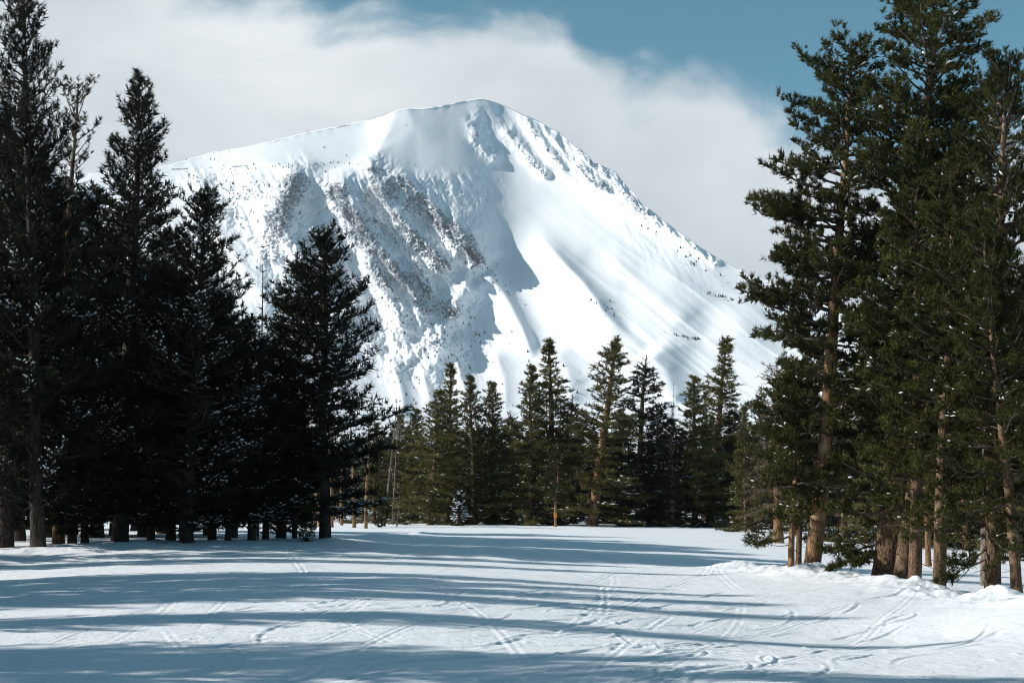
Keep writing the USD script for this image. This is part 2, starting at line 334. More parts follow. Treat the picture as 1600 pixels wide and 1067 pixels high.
# ------------------------------------------------------------------ the mountain
def ipl(u, P):
    P = np.array(P, float)
    return np.interp(u, P[:, 0], P[:, 1])
SKY = [(-1300, 640), (-900, 520), (-400, 400), (-100, 330), (60, 285), (130, 270), (200, 268), (270, 257), (330, 238), (420, 222), (480, 207), (570, 189), (605, 178), (632, 169), (655, 170), (690, 166), (725, 158), (752, 153),
       (775, 160), (810, 176), (850, 194), (872, 205), (890, 222), (905, 232), (925, 250), (945, 262), (965, 270), (980, 290), (1000, 313), (1025, 335), (1060, 362), (1100, 390), (1160, 425), (1250, 455), (1330, 480), (1600, 545), (2000, 600), (2500, 660), (2900, 690)]
def build_mountain():
    us = np.concatenate([np.linspace(-1300, 90, 60)[:-1], np.linspace(90, 1340, 760), np.linspace(1340, 2900, 60)[1:]])
    NR = 430
    t = np.linspace(0, 1, NR)
    vs = np.interp(us, np.arange(-1300, 2901.0), gaussian_filter(ipl(np.arange(-1300, 2901.0), SKY), 5.0, mode='nearest'))
    jag = np.where((us > 820) & (us < 1010), 13.0 * np.maximum(meshkit.fbm(np.stack([us / 16, us * 0, us * 0], -1), 4, 2) - 0.5, -0.05), 0) + 1.0 * (meshkit.noise(np.stack([us / 9, us * 0, us * 0], -1), 4) - 0.5)
    U = us[:, None] + 0 * t
    VB = 712.0
    V = VB + (vs[:, None] - VB) * t
    q = tv(V)
    # steepness map
    lip = ipl(us, [(-1300, 640), (-400, 410), (60, 300), (150, 280), (270, 263), (350, 259), (480, 254), (560, 251), (582, 246), (600, 215), (632, 170), (700, 150), (2900, 100)])[:, None]
    plateau = (1 - sstep(-6, 4, V - lip)) * (1 - sstep(575, 625, U))
    face = np.exp(-((U - 560) / 190) ** 4) * sstep(250, 275, V) * (1 - sstep(470, 620, V))
    apron = sstep(520, 700, V)
    S = 0.60 + 0.22 * face - 0.12 * apron
    S = S * (1 - plateau) + 0.40 * plateau
    right = sstep(900, 1250, U)
    S = np.maximum(S + 0.04 * right, q + 0.10)
    dq = np.diff(q, axis=1, prepend=q[:, :1])
    D = 2900.0 * np.exp(np.cumsum(dq / (S - q), axis=1))
    D = D + ipl(us, [(-1300, -100), (200, -60), (300, -30), (560, 130), (650, 185), (700, 185), (820, 105), (1000, 10), (1250, -90), (1600, -200), (2900, -300)])[:, None] * sstep(0.0, 0.25, t)
    # ridges (+) and gullies (-): photo polyline, relief in metres, width to its left / right in pixels
    def seg(line):
        best, side, tt = np.full(U.shape, 1e9), np.zeros(U.shape), np.zeros(U.shape)
        n = len(line) - 1
        for k, ((ax, ay), (bx, by)) in enumerate(zip(line[:-1], line[1:])):
            dx, dy = bx - ax, by - ay
            s = np.clip(((U - ax) * dx + (V - ay) * dy) / (dx * dx + dy * dy), 0, 1)
            ex, ey = U - ax - s * dx, V - ay - s * dy
            dd = np.hypot(ex, ey)
            m = dd < best
            best[m], side[m], tt[m] = dd[m], (ex * dy - ey * dx)[m], ((k + s) / n)[m]
        return best, side, tt
    wob = 9 * (fb(U, V, 46, 3, 61) - 0.5)
    wob2 = 9 * (fb(U, V, 46, 3, 71) - 0.5)
    def ridge(line, amp, wl, wr, e0=0.15, e1=0.25, sharp=1.0):
        nonlocal D
        U0, V0 = U, V
        dist, side, tt = seg(line)
        w = np.where(side > 0, wr, wl)          # side > 0: to the right of a line drawn downhill
        k = np.exp(-(dist / (0.52 * w)) ** (1.15 * sharp))
        env = (sstep(*e0, tt) if isinstance(e0, tuple) else sstep(-0.001, e0, tt) if e0 else 1.0) * (1 - sstep(1 - e1, 1.001, tt))
        D = D - amp * k * env
    U, V = U + wob, V + wob2
    ridge([(835, 320), (880, 400), (930, 470), (990, 560), (1010, 640)], 110, 130, 380, 0.3, 0.4, 1.5)
    ridge([(575, 236), (585, 255), (622, 284), (677, 329), (727, 368), (748, 400), (752, 425), (758, 470)], 255, 75, 80, (0.34, 0.62), 0.5)
    ridge([(575, 236), (585, 255), (622, 284), (677, 329), (727, 368)], 70, 60, 40, 0.1, 0.4)
    ridge([(735, 395), (726, 450), (702, 500), (684, 560), (676, 640)], 120, 60, 40, 0.25, 0.4)
    ridge([(632, 160), (648, 195), (690, 225)], 45, 90, 55, 0.0, 0.6)
    ridge([(752, 148), (740, 190), (750, 235)], 30, 40, 40, 0.0, 0.6)
    ridge([(470, 258), (455, 300), (445, 345), (470, 400), (500, 450), (520, 510)], 125, 60, 46, 0.06, 0.5)
    ridge([(380, 262), (400, 300), (430, 350), (440, 420)], 85, 55, 45, 0.1, 0.5)
    ridge([(525, 262), (560, 330), (590, 390), (640, 450), (668, 520), (680, 580)], 160, 55, 45, 0.06, 0.5)
    ridge([(590, 275), (610, 320), (650, 365), (690, 410), (720, 455)], 140, 30, 34, 0.1, 0.4)
    ridge([(560, 395), (600, 450), (625, 500), (640, 560)], 120, 34, 34, 0.15, 0.4)
    ridge([(300, 270), (330, 320), (350, 380), (400, 440), (440, 520)], 80, 60, 45, 0.1, 0.3)
    ridge([(765, 165), (790, 215), (830, 262), (868, 292)], 40, 34, 24, 0.0, 0.5)
    ridge([(812, 172), (832, 215), (862, 250), (905, 290), (940, 318)], 55, 36, 26, 0.0, 0.5)
    ridge([(852, 190), (882, 235), (925, 276), (985, 325), (1050, 375)], 75, 36, 30, 0.0, 0.4)
    ridge([(905, 226), (945, 270), (1000, 320), (1080, 385), (1160, 432)], 75, 40, 40, 0.0, 0.4)
    ridge([(760, 420), (775, 440), (800, 480), (825, 530), (840, 575)], 95, 70, 24, 0.15, 0.35)
    ridge([(830, 355), (880, 405), (915, 445), (945, 485), (990, 530)], 110, 95, 26, 0.2, 0.35)
    ridge([(930, 380), (1000, 440), (1060, 490), (1110, 520)], 60, 110, 70, 0.25, 0.35, 1.3)
    ridge([(1000, 400), (1080, 450), (1160, 490), (1240, 520)], 60, 110, 70, 0.25, 0.35, 1.3)
    ridge([(700, 520), (712, 560), (722, 600), (728, 640)], 50, 24, 30, 0.2, 0.2)
    ridge([(610, 540), (618, 580), (628, 620), (632, 660)], 60, 24, 30, 0.2, 0.2)
    ridge([(655, 560), (665, 600), (672, 650)], 40, 18, 20, 0.2, 0.2)
    ridge([(770, 545), (785, 590), (790, 650)], 35, 24, 26, 0.2, 0.2)
    ridge([(860, 540), (885, 580), (900, 640)], 45, 60, 40, 0.2, 0.2, 1.4)
    ridge([(1010, 545), (1040, 580), (1060, 640)], 45, 70, 50, 0.2, 0.2, 1.4)
    U, V = us[:, None] + 0 * t, VB + (vs[:, None] - VB) * t
    D = gaussian_filter(D, (2.2, 2.6), mode='nearest')
    # the broken rock of the face: ridged noise drawn out down the slope
    dirx, diry = 0.52, 0.85
    a1, a2 = U * diry - V * dirx, U * dirx + V * diry
    rgd = lambda sx, sy, sd: 1 - np.abs(2 * fb(a1 / sx, a2 / sy, 1.0, 4, sd) - 1)
    rock_zone = np.exp(-((U - 575) / 165) ** 4) * sstep(258, 285, V) * (1 - sstep(470, 610, V - 0.35 * (U - 560)))
    ridge_right = np.exp(-((V - (ipl(us, SKY)[:, None] + 34)) / 40) ** 2) * sstep(720, 760, U) * (1 - sstep(1000, 1150, U))
    left_zone = sstep(262, 280, V) * (1 - sstep(300, 420, V)) * np.exp(-((U - 370) / 120) ** 4)
    crag = 0 * U
    for line, wd, st in [([(585, 258), (622, 290), (677, 336), (722, 372), (745, 405)], 20, 1.0), ([(592, 268), (580, 310), (588, 340), (640, 372), (690, 412)], 17, 0.8), ([(470, 262), (458, 300), (430, 345), (418, 395)], 20, 0.8),
                         ([(525, 300), (560, 362), (592, 400), (604, 440)], 16, 0.75), ([(615, 420), (650, 440), (668, 470), (700, 486)], 17, 0.95), ([(600, 360), (640, 400), (655, 430)], 14, 0.7), ([(480, 380), (520, 430), (560, 500), (590, 540)], 16, 0.45),
                         ([(300, 275), (340, 285), (380, 300)], 16, 0.55), ([(345, 320), (375, 350), (400, 380)], 16, 0.5), ([(740, 190), (745, 215), (770, 245)], 12, 0.7), ([(795, 205), (830, 250), (850, 270)], 9, 0.75),
                         ([(820, 188), (855, 230), (880, 258)], 8, 0.7), ([(860, 205), (895, 245), (925, 280), (950, 292)], 11, 0.95), ([(905, 236), (945, 268), (985, 308), (1010, 330)], 12, 1.0), ([(1020, 340), (1070, 376), (1120, 406)], 9, 0.6),
                         ([(690, 520), (640, 560), (600, 590)], 12, 0.25)]:
        rd, _, rt = seg(line)
        crag = np.maximum(crag, st * np.exp(-(rd / wd) ** 2))
    crag = crag * (0.45 + 1.1 * fb(U, V, 17, 3, 44))
    rough = np.clip(0.85 * rock_zone + 0.25 * ridge_right + 1.2 * crag + 0.35 * left_zone, 0, 1.5)
    D -= (rough + 0.015) * (150 * (rgd(42, 130, 81) - 0.7) + 55 * (rgd(14, 34, 85) - 0.7) + 38 * (rgd(5.5, 9, 89) - 0.7))
    soft = 1 - np.clip(rough, 0, 1)
    flank = sstep(800, 900, U) * sstep(15, 60, V - vs[:, None])
    b1, b2 = U * 0.62 - V * 0.78, U * 0.78 + V * 0.62
    D -= soft * flank * 16 * (1 - np.abs(2 * fb(b1 / 26, b2 / 240, 1.0, 3, 103) - 1) - 0.7)
    D -= soft * 40 * (fb(a1 / 95, a2 / 260, 1.0, 2, 91) - 0.5)
    D -= soft * 9 * (fb(a1 / 60, a2 / 190, 1.0, 3, 93) - 0.5)
    D -= plateau * 30 * (fb(U / 60, V / 10, 1.0, 3, 97) - 0.5)
    fade = sstep(0, 0.05, t)
    P = at(U, V, D)
    P[..., 2] -= 60 * (1 - fade)
    P[..., 2] -= jag[:, None] * D / F * np.exp(-((V - vs[:, None]) / 9.0) ** 2)
    # the far side falls away behind the crest
    back = []
    for s in (60, 160, 320, 600, 1000, 1600, 2400):
        B = P[:, -1].copy()
        B[:, 1] += s; B[:, 0] *= 1 + s / 5000
        B[:, 2] = np.maximum(B[:, 2] - s * 0.62, 20 - 0.02 * s)
        back.append(B)
    P = np.concatenate([P] + [b[:, None] for b in back], 1)
    n, m = P.shape[:2]
    v = P.reshape(-1, 3)
    i, j = np.meshgrid(np.arange(n - 1), np.arange(m - 1), indexing='ij')
    a, b, c, e = (i * m + j).ravel(), ((i + 1) * m + j).ravel(), ((i + 1) * m + j + 1).ravel(), (i * m + j + 1).ravel()
    f = np.vstack([np.stack([a, b, c], 1), np.stack([a, c, e], 1)])
    # bare rock where it is steep and broken
    du, dt = np.gradient(P[:, :NR], axis=0), np.gradient(P[:, :NR], axis=1)
    nz = norm(np.cross(du, dt))
    steep = 1 - np.abs(nz[..., 2])
    Ds = gaussian_filter(D, (9, 11), mode='nearest')
    cvx = np.clip((Ds - D) / 28.0, -1, 1)
    rock = np.clip((0.5 * rock_zone + 0.3 * left_zone + 1.35 * crag) * (0.16 + 0.62 * steep) * (0.5 + 1.0 * fb(U, V, 40, 3, 55)) * (0.85 + 0.45 * cvx) + 0.04 * (fb(U, V, 60, 3, 57)), 0, 1)
    # strips of bare stones at the rim of the plateau and on the flanks
    rim = np.exp(-((V - lip - 2.0) / 2.2) ** 2) * (1 - sstep(560, 580, U)) * sstep(0.42, 0.6, fb(U, V, 22, 3, 58))
    crest = np.exp(-((V - vs[:, None] - 1.5) / 2.0) ** 2) * sstep(0.5, 0.66, fb(U, V, 30, 3, 59)) * (1 - sstep(600, 640, U))
    rock = np.clip(np.minimum(np.maximum(rock, 0.62 * np.maximum(rim, crest)), 0.62), 0, 1)
    rk = np.zeros((n, m)); rk[:, :NR] = rock
    p = usdkit.mesh(stage, '/World/mountain', (v, f), '/World/Looks/mountain', True)
    UsdGeom.PrimvarsAPI(p).CreatePrimvar('rock', Sdf.ValueTypeNames.FloatArray, 'vertex').Set(Vt.FloatArray.FromNumpy(rk.ravel().astype(np.float32)))
    data(p.GetPrim(), 'snow covered mountain with a rocky face and long white flank', 'mountain', kind='structure')
    return P[:, :NR], us, vs, VB
MP, MU, MVS, MVB = build_mountain()
def on_mountain(u, v):
    i = np.clip(np.searchsorted(MU, u), 0, len(MU) - 1)
    j = np.clip(((v - MVB) / (MVS[i] - MVB) * (MP.shape[1] - 1)).round().astype(int), 0, MP.shape[1] - 1)
    return MP[i, j]
def mountain_trees():
    rng = np.random.default_rng(5)
    uv = []
    def cl(n, u, v, su, sv, sl=0.0):
        a, b = rng.normal(0, su, n), rng.normal(0, sv, n)
        uv.append(np.stack([u + a, v + b + sl * a], 1))
    cl(260, 590, 430, 70, 90, 0.7); cl(120, 360, 300, 40, 22, 0.2); cl(60, 400, 330, 40, 30, 0.6); cl(70, 720, 390, 45, 12, 0.75); cl(60, 700, 520, 40, 40, 0.2)
    cl(26, 1130, 465, 16, 2.0, 0.30); cl(20, 1072, 527, 12, 1.2, 0.25); cl(22, 1180, 455, 30, 8, 0.4); cl(14, 950, 480, 14, 8, 0.7); cl(10, 1080, 410, 20, 3, 0.6); cl(22, 620, 560, 30, 40, 0.2)
    cl(40, 480, 258, 60, 2.0, -0.05); cl(26, 1060, 380, 40, 6, 0.62); cl(160, 880, 640, 260, 7, 0.0); cl(20, 830, 590, 60, 20)
    uv = np.vstack(uv)
    P = on_mountain(uv[:, 0], uv[:, 1])
    parts = []
    for p in P:
        h = rng.uniform(3, 8); r = h * rng.uniform(0.22, 0.4)
        ang = np.arange(5) / 5 * 6.283 + rng.uniform(0, 6)
        rr = r * rng.uniform(0.7, 1.2, 5)
        ring = np.stack([p[0] + rr * np.cos(ang), p[1] + rr * np.sin(ang), np.full(5, p[2] - 0.5)], 1)
        mid = np.stack([p[0] + 0.62 * np.roll(rr, 1) * np.cos(ang + .6), p[1] + 0.62 * rr * np.sin(ang + .6), np.full(5, p[2] + h * 0.5)], 1)
        v = np.vstack([ring, mid, [[p[0] + rng.normal(0, .3), p[1], p[2] + h]]])
        f = []
        for k in range(5):
            k2 = (k + 1) % 5
            f += [(k, k2, 5 + k2), (k, 5 + k2, 5 + k), (5 + k, 5 + k2, 10)]
        parts.append((v, np.array(f)))
    p = usdkit.mesh(stage, '/World/mountain_trees', join(parts), '/World/Looks/needles_dark').GetPrim()
    data(p, 'tiny scattered pines on the slopes of the snowy mountain', 'trees', kind='stuff')
mountain_trees()

# ------------------------------------------------------------------ pines
def tufts(rng, p, d, L, n, w, spread=1.0, up=0.3):
    """Needle brushes: n thin blades round each twig end."""
    N = len(p)
    if not N:
        return np.zeros((0, 3)), np.zeros((0, 3), int)
    r = rng.normal(size=(N, n, 3))
    dd = norm(d)[:, None]
    dr = norm(dd * rng.uniform(0.2, 1.0, (N, n, 1)) + spread * norm(r - (r * dd).sum(-1, keepdims=True) * dd) + np.array([0, 0, up]))
    b = p[:, None] - dd * (rng.uniform(0, 0.75, (N, n, 1)) * L[:, None, None])
    side = norm(np.cross(dr, rng.normal(size=(N, n, 3)))) * (w * rng.uniform(0.7, 1.3, (N, n, 1)))
    ln = L[:, None, None] * rng.uniform(0.65, 1.15, (N, n, 1))
    v = np.stack([b - side * 0.5, b + side * 0.5, b + dr * ln + side * 0.15], 2).reshape(-1, 3)
    return v, np.arange(len(v)).reshape(-1, 3)
def clumps(rng, p, s, d=None):
    """Flat little cushions of snow."""
    N = len(p)
    if not N:
        return np.zeros((0, 3)), np.zeros((0, 3), int)
    ang = np.arange(5) / 5 * 6.283
    rad = s[:, None] * rng.uniform(0.6, 1.3, (N, 5))
    a = ang + rng.uniform(0, 6, (N, 1))
    ring = np.stack([rad * np.cos(a), rad * np.sin(a), -0.25 * s[:, None] * rng.uniform(0.2, 1, (N, 5))], -1) + p[:, None]
    if d is not None:
        ring = ring + norm(d)[:, None] * np.cos(a - np.arctan2(d[:, 1], d[:, 0])[:, None])[..., None] * (1.3 * s)[:, None, None]
    top = p + np.stack([0 * s, 0 * s, s * rng.uniform(0.35, 0.6, N)], 1)
    bot = p - np.stack([0 * s, 0 * s, s * 0.3], 1)
    v = np.concatenate([ring, top[:, None], bot[:, None]], 1).reshape(-1, 3)
    k = np.arange(5)
    f = np.vstack([np.stack([k, (k + 1) % 5, k * 0 + 5], 1), np.stack([(k + 1) % 5, k, k * 0 + 6], 1)])
    return v, (f[None] + 7 * np.arange(N)[:, None, None]).reshape(-1, 3)
def bough(rng, o, az, ln, el, up, tw, r0, side_k=5, step=0.2, bare=0.25, tuft_len=0.2, clump=False):
    """One bough: its wood, and where its needle brushes sit."""
    s = np.linspace(0, 1, 7)
    da = rng.normal(0, 0.16)
    a = az + da * s + 0.25 * rng.normal() * s * s
    hx = np.cumsum(np.r_[0, np.cos(a[1:])]) / 6 * ln
    hy = np.cumsum(np.r_[0, np.sin(a[1:])]) / 6 * ln
    hz = ln * (math.tan(el) * s + up * s * s) + np.r_[0, rng.normal(0, 0.02 * ln, 6)]
    pts = o + np.stack([hx, hy, hz], 1)
    wood = [tube(pts, r0 * (1 - 0.85 * s) + 0.004, side_k, False)]
    P, Dr = [], []
    n = max(3, int(ln * (1 - bare) / step * tw))
    for k in range(n):
        t = bare + (1 - bare) * (k + rng.uniform(0, 1)) / n
        i = min(int(t * 6), 5); w = t * 6 - i
        q = pts[i] * (1 - w) + pts[i + 1] * w
        fd = norm(pts[i + 1] - pts[i])
        sgn = 1 if k % 2 else -1
        ang = sgn * rng.uniform(0.4, 1.15)
        td = np.array([fd[0] * math.cos(ang) - fd[1] * math.sin(ang), fd[0] * math.sin(ang) + fd[1] * math.cos(ang), fd[2] + rng.uniform(-0.25, 0.4)])
        td = td / math.sqrt(td @ td)
        tl = (0.22 + 0.36 * ln * (1 - t) ** 0.8 * rng.uniform(0.5, 1.2)) * min(1, 0.4 + 2 * (t - bare + 0.1))
        m = max(1, int(round(tl / (tuft_len * 0.7))))
        if clump:
            m = max(2, int(m * 1.3)); ss = 1 - 0.55 * rng.random(m) ** 1.4; ss[-1] = 1
        else:
            ss = (np.arange(m) + 1) / m
        cur = q + td * (tl * ss)[:, None] + np.array([0, 0, 0.15]) * (tl * ss ** 2)[:, None]
        P.append(cur); Dr.append(np.repeat(td[None], m, 0) + np.array([0, 0, 0.3]))
        if tl > 0.55:
            wood.append(tube(np.stack([q, cur[-1]]), [0.012 + 0.1 * r0, 0.004], 3, False))
    P.append(pts[-1:]); Dr.append(norm(pts[-1:] - pts[-2:-1]))
    P = np.vstack(P)
    return wood, P + rng.normal(0, 0.075 if clump else 0.05, P.shape), np.vstack(Dr)
def pine(seed, H, r0, base, prof, gap=0.42, per=(3, 5), el0=-0.15, el1=0.7, up=0.12, tw=1.0, needle=(12, 0.034), tl=0.22, step=0.2, drop=0.08,
         snow=0.0, snow_size=0.13, bend=0.25, dead=6, dead_top=0.0, bark=0.10, rough=(0.65, 1.15), bare=0.25, skew=0.0, sides=14, clump=False):
    """A pine of height H. base: where the crown starts (0..1 of H); prof(t): bough length in metres, t = 0 at the crown's foot to 1 at the tip."""
    rng = np.random.default_rng(seed)
    zz = np.r_[np.linspace(-0.6, 1.2, 6), np.linspace(1.6, H, 44)]
    t = np.clip(zz / H, 0, 1)
    ph = rng.uniform(0, 6.28, 4)
    cx = bend * (np.sin(2.2 * t + ph[0]) - math.sin(ph[0])) + 0.05 * np.sin(11 * t + ph[2])
    cy = bend * (np.sin(2.0 * t + ph[1]) - math.sin(ph[1])) + 0.05 * np.sin(9 * t + ph[3])
    axis = np.stack([cx, cy, zz], 1)
    rad = r0 * (1 - t) ** 0.72 + 0.015 + r0 * 0.16 * np.exp(-np.maximum(zz, 0) / 0.4)
    trunk = tube(axis, rad, sides, True, bark, seed)
    ax = lambda z: np.array([np.interp(z, zz, cx), np.interp(z, zz, cy), z])
    rr = lambda z: float(np.interp(z, zz, rad))
    wood, P, Dr, BW = [], [], [], []
    z = base * H
    a0 = rng.uniform(0, 6.28)
    live_top = H * (1 - dead_top)
    while z < live_top - 0.25:
        tt = (z - base * H) / (H - base * H)
        R = prof(tt)
        k = rng.integers(per[0], per[1] + 1)
        for j in range(k):
            if rng.random() < drop:
                continue
            az = a0 + 6.283 * j / k + rng.normal(0, 0.28)
            ln = R * rng.uniform(*rough) * (1 + skew * math.cos(az - math.pi))
            if ln < 0.18:
                continue
            o = ax(z + rng.uniform(-0.5, 0.5) * gap)
            el = el0 + (el1 - el0) * tt ** 1.3 + rng.normal(0, 0.12)
            w, p, d = bough(rng, o, az, ln, el, up + rng.normal(0, 0.05), tw, min(0.02 + 0.014 * ln, rr(z) * 0.6), 5 if ln > 1 else 3, step, bare if ln > 1 else 0.1, tl, clump)
            wood += w; P.append(p); Dr.append(d); BW.append(np.full(len(p), float(rng.random() < 0.35) * rng.uniform(0.2, 1)))
        a0 += 2.4
        z += gap * (1.15 - 0.55 * tt) * rng.uniform(0.75, 1.3)
    if dead_top == 0:
        zt = np.linspace(H - 1.0, H + 0.1, 8)
        P.append(np.stack([ax(q) for q in zt]) + rng.normal(0, 0.03, (8, 3))); Dr.append(np.tile([0, 0, 1.0], (8, 1))); BW.append(np.zeros(8))
    for k in range(dead):                                   # bare dead twigs below the crown and inside it
        zd = rng.uniform(0.06, base + 0.25) * H
        az = rng.uniform(0, 6.28); ln = rng.uniform(0.4, 1.7)
        s = np.linspace(0, 1, 5)
        pts = ax(zd) + np.stack([np.cos(az + 0.5 * s) * ln * s, np.sin(az + 0.5 * s) * ln * s, -0.25 * ln * s + rng.uniform(-0.1, 0.3) * ln * s * s], 1)
        wood.append(tube(pts, 0.022 * (1 - 0.8 * s), 4, False))
    if dead_top:
        for k in range(16):
            zd = H * (1 - dead_top) + k / 16 * (H * dead_top - 0.3)
            az = rng.uniform(0, 6.28); ln = 0.25 + 0.9 * (1 - k / 16) * rng.uniform(0.5, 1)
            s = np.linspace(0, 1, 4)
            pts = ax(zd) + np.stack([np.cos(az) * ln * s * 0.8, np.sin(az) * ln * s * 0.8, ln * s * 0.8], 1)
            wood.append(tube(pts, 0.02 * (1 - 0.8 * s) + 0.006, 4, False))
    P, Dr = (np.vstack(P), np.vstack(Dr)) if P else (np.zeros((0, 3)), np.zeros((0, 3)))
    crown = tufts(rng, P, Dr, tl * rng.uniform(0.8, 1.25, len(P)), needle[0], needle[1]) if len(P) else None
    out = {'trunk': trunk, 'limbs': join(wood), 'crown': crown}
    if snow:
        patch = fb(P[:, 0] + P[:, 1] * 0.3, P[:, 2], 1.3, 3, seed)
        m = rng.random(len(P)) < snow * 9 * np.concatenate(BW) * sstep(0.40, 0.58, patch)
        out['snow'] = clumps(rng, P[m] + np.array([0, 0, tl * 0.35]), snow_size * rng.uniform(0.4, 1.3, m.sum()), Dr[m])
    return out
def snag(seed, H, r0, n=30, lmax=1.2, start=0.25, rise=0.2):
    rng = np.random.default_rng(seed)
    zz = np.linspace(-0.5, H, 26); t = np.clip(zz / H, 0, 1)
    axis = np.stack([0.12 * np.sin(3 * t + seed), 0.12 * np.cos(2.3 * t + seed) - 0.12, zz], 1)
    trunk = tube(axis, r0 * (1 - 0.9 * t), 9, True, 0.08, seed)
    wood = []
    for k in range(n):
        f = rng.uniform(start, 0.98)
        o = axis[np.argmin(np.abs(zz - f * H))]
        az = rng.uniform(0, 6.28); ln = lmax * (1.15 - f) * rng.uniform(0.4, 1.2)
        s = np.linspace(0, 1, 4)
        pts = o + np.stack([np.cos(az + .4 * s) * ln * s, np.sin(az + .4 * s) * ln * s, rise * ln * s - 0.25 * ln * s * s], 1)
        wood.append(tube(pts, 0.03 * (1 - 0.8 * s) + 0.004, 4, False))
        for q in range(2):
            b = pts[2]; a2 = az + rng.normal(0, 0.9); l2 = ln * 0.4
            wood.append(tube(np.stack([b, b + [l2 * math.cos(a2), l2 * math.sin(a2), 0.1 * l2]]), [0.012, 0.004], 3, False))
    return {'trunk': trunk, 'limbs': join(wood)}

PROTO = {}
LOOK = {}
def proto(name, meshes, H, bark, leaf, limb='limb'):
    path = '/World/' + name + '_source'
    stage.CreateClassPrim(path)
    for key, mat, sm in (('trunk', bark, True), ('limbs', limb, True), ('crown', leaf, False), ('snow', 'clump_snow', True)):
        if meshes.get(key) is not None and len(meshes[key][1]):
            nm = {'limbs': 'branches', 'snow': 'branch_snow'}.get(key, key)
            m = usdkit.mesh(stage, path + '/' + nm, meshes[key], '/World/Looks/' + mat, sm)
            if key != 'trunk':
                data(m.GetPrim(), kind='stuff')
    PROTO[name] = (path, H)
def plant(kind, name, u, vb, Y, vt, label, group=None, category='tree', spin=0, width=1.0, ut=None, sink=0.0):
    """One tree of the kind, its foot at photo column u and depth Y, its tip at row vt (and column ut)."""
    path, H0 = PROTO[kind]
    x = (u - UC) / F * Y * (1.0 / (CP - (VC - vb) / F * SP))
    z = float(ground(x, Y))
    top = at(ut if ut is not None else u, vt, Y)
    H = top[2] - z
    s = H / H0
    o = UsdGeom.Xform.Define(stage, numbered('/World/' + name))
    o.AddTranslateOp().Set(Gf.Vec3d(float(x), float(Y), z - sink))
    lean = math.degrees(math.atan2(top[0] - x, H)) if ut is not None else 0.0
    o.AddRotateYOp().Set(lean)
    o.AddRotateZOp().Set(float(spin))
    o.AddScaleOp().Set(Gf.Vec3f(s * width, s * width, s))
    p = o.GetPrim()
    p.GetReferences().AddInternalReference(path)
    p.SetInstanceable(True)
    data(p, label, category, group)
    return o, np.array([x, Y, z]), s
def plant_xy(kind, name, x, y, h, label, group=None, spin=0, width=1.0, category='tree', lean=0.0):
    path, H0 = PROTO[kind]
    o = UsdGeom.Xform.Define(stage, numbered('/World/' + name))
    o.AddTranslateOp().Set(Gf.Vec3d(float(x), float(y), float(ground(x, y))))
    o.AddRotateYOp().Set(float(lean)); o.AddRotateZOp().Set(float(spin))
    o.AddScaleOp().Set(Gf.Vec3f(h / H0 * width, h / H0 * width, h / H0))
    p = o.GetPrim()
    p.GetReferences().AddInternalReference(path)
    p.SetInstanceable(True)
    data(p, label, category, group)

cone = lambda R, e=0.85, tip=0.15: (lambda t: R * (1 - t) ** e * min(1.0, 0.5 + 1.9 * t) + tip * (1 - t))
def dome_prof(R, e0=0.5):                                    # broad, irregular old pine
    return lambda t: R * (0.55 + 0.45 * math.sin(min(1, t / 0.45) * math.pi / 2)) * (1 - max(0, t - 0.35) / 0.66) ** e0 + 0.1

# big old pines of the right side
NEAR = dict(needle=(15, 0.044), tl=0.25, step=0.17, rough=(0.5, 1.25), clump=True)
proto('old_pine_a', pine(101, 23, 0.50, 0.13, dome_prof(3.8, 0.36), el1=0.4, gap=0.42, per=(4, 5), up=0.16, snow=0.018, snow_size=0.085, bend=0.3, dead=16, drop=0.10, **NEAR), 23, 'bark_brown', 'needles_pine')
proto('old_pine_b', pine(102, 22, 0.40, 0.17, dome_prof(3.3, 0.36), el1=0.28, gap=0.42, per=(4, 5), up=0.14, snow=0.018, snow_size=0.085, bend=0.25, dead=14, drop=0.14, skew=0.3, **NEAR), 22, 'bark_orange', 'needles_pine')
proto('old_pine_c', pine(103, 20, 0.33, 0.14, dome_prof(2.9, 0.6), gap=0.50, per=(4, 5), up=0.15, snow=0.018, snow_size=0.085, dead=16, **NEAR), 20, 'bark_brown', 'needles_pine')
proto('young_pine', pine(104, 8, 0.13, 0.30, dome_prof(1.6, 0.6), gap=0.34, per=(4, 5), snow=0.05, snow_size=0.06, bend=0.22, dead=6, sides=10, **NEAR), 8, 'bark_orange', 'needles_pine')
# the dark, dense trees of the left side
DARK = dict(needle=(10, 0.056), tl=0.32, step=0.19, tw=1.0, rough=(0.55, 1.2))
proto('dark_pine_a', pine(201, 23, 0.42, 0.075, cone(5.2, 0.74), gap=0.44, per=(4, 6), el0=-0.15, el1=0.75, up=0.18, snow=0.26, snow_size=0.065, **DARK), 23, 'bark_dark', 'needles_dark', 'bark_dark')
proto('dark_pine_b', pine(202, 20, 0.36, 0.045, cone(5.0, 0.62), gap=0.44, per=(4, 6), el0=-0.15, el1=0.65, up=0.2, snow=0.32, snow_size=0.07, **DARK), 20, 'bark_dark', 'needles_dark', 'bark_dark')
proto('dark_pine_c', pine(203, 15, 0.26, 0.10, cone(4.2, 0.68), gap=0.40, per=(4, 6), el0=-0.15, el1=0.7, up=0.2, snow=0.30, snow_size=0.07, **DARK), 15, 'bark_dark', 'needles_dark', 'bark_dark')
proto('sparse_pine', pine(204, 22, 0.26, 0.42, lambda t: 1.7 * (0.75 + 0.25 * math.sin(9 * t)) * (1 - t) ** 0.28, gap=0.5, per=(2, 4), el0=0.1, el1=0.9, up=0.25, tw=0.55, bare=0.5, drop=0.15, dead=26, needle=(10, 0.045), tl=0.26), 22, 'bark_brown', 'needles_dark')
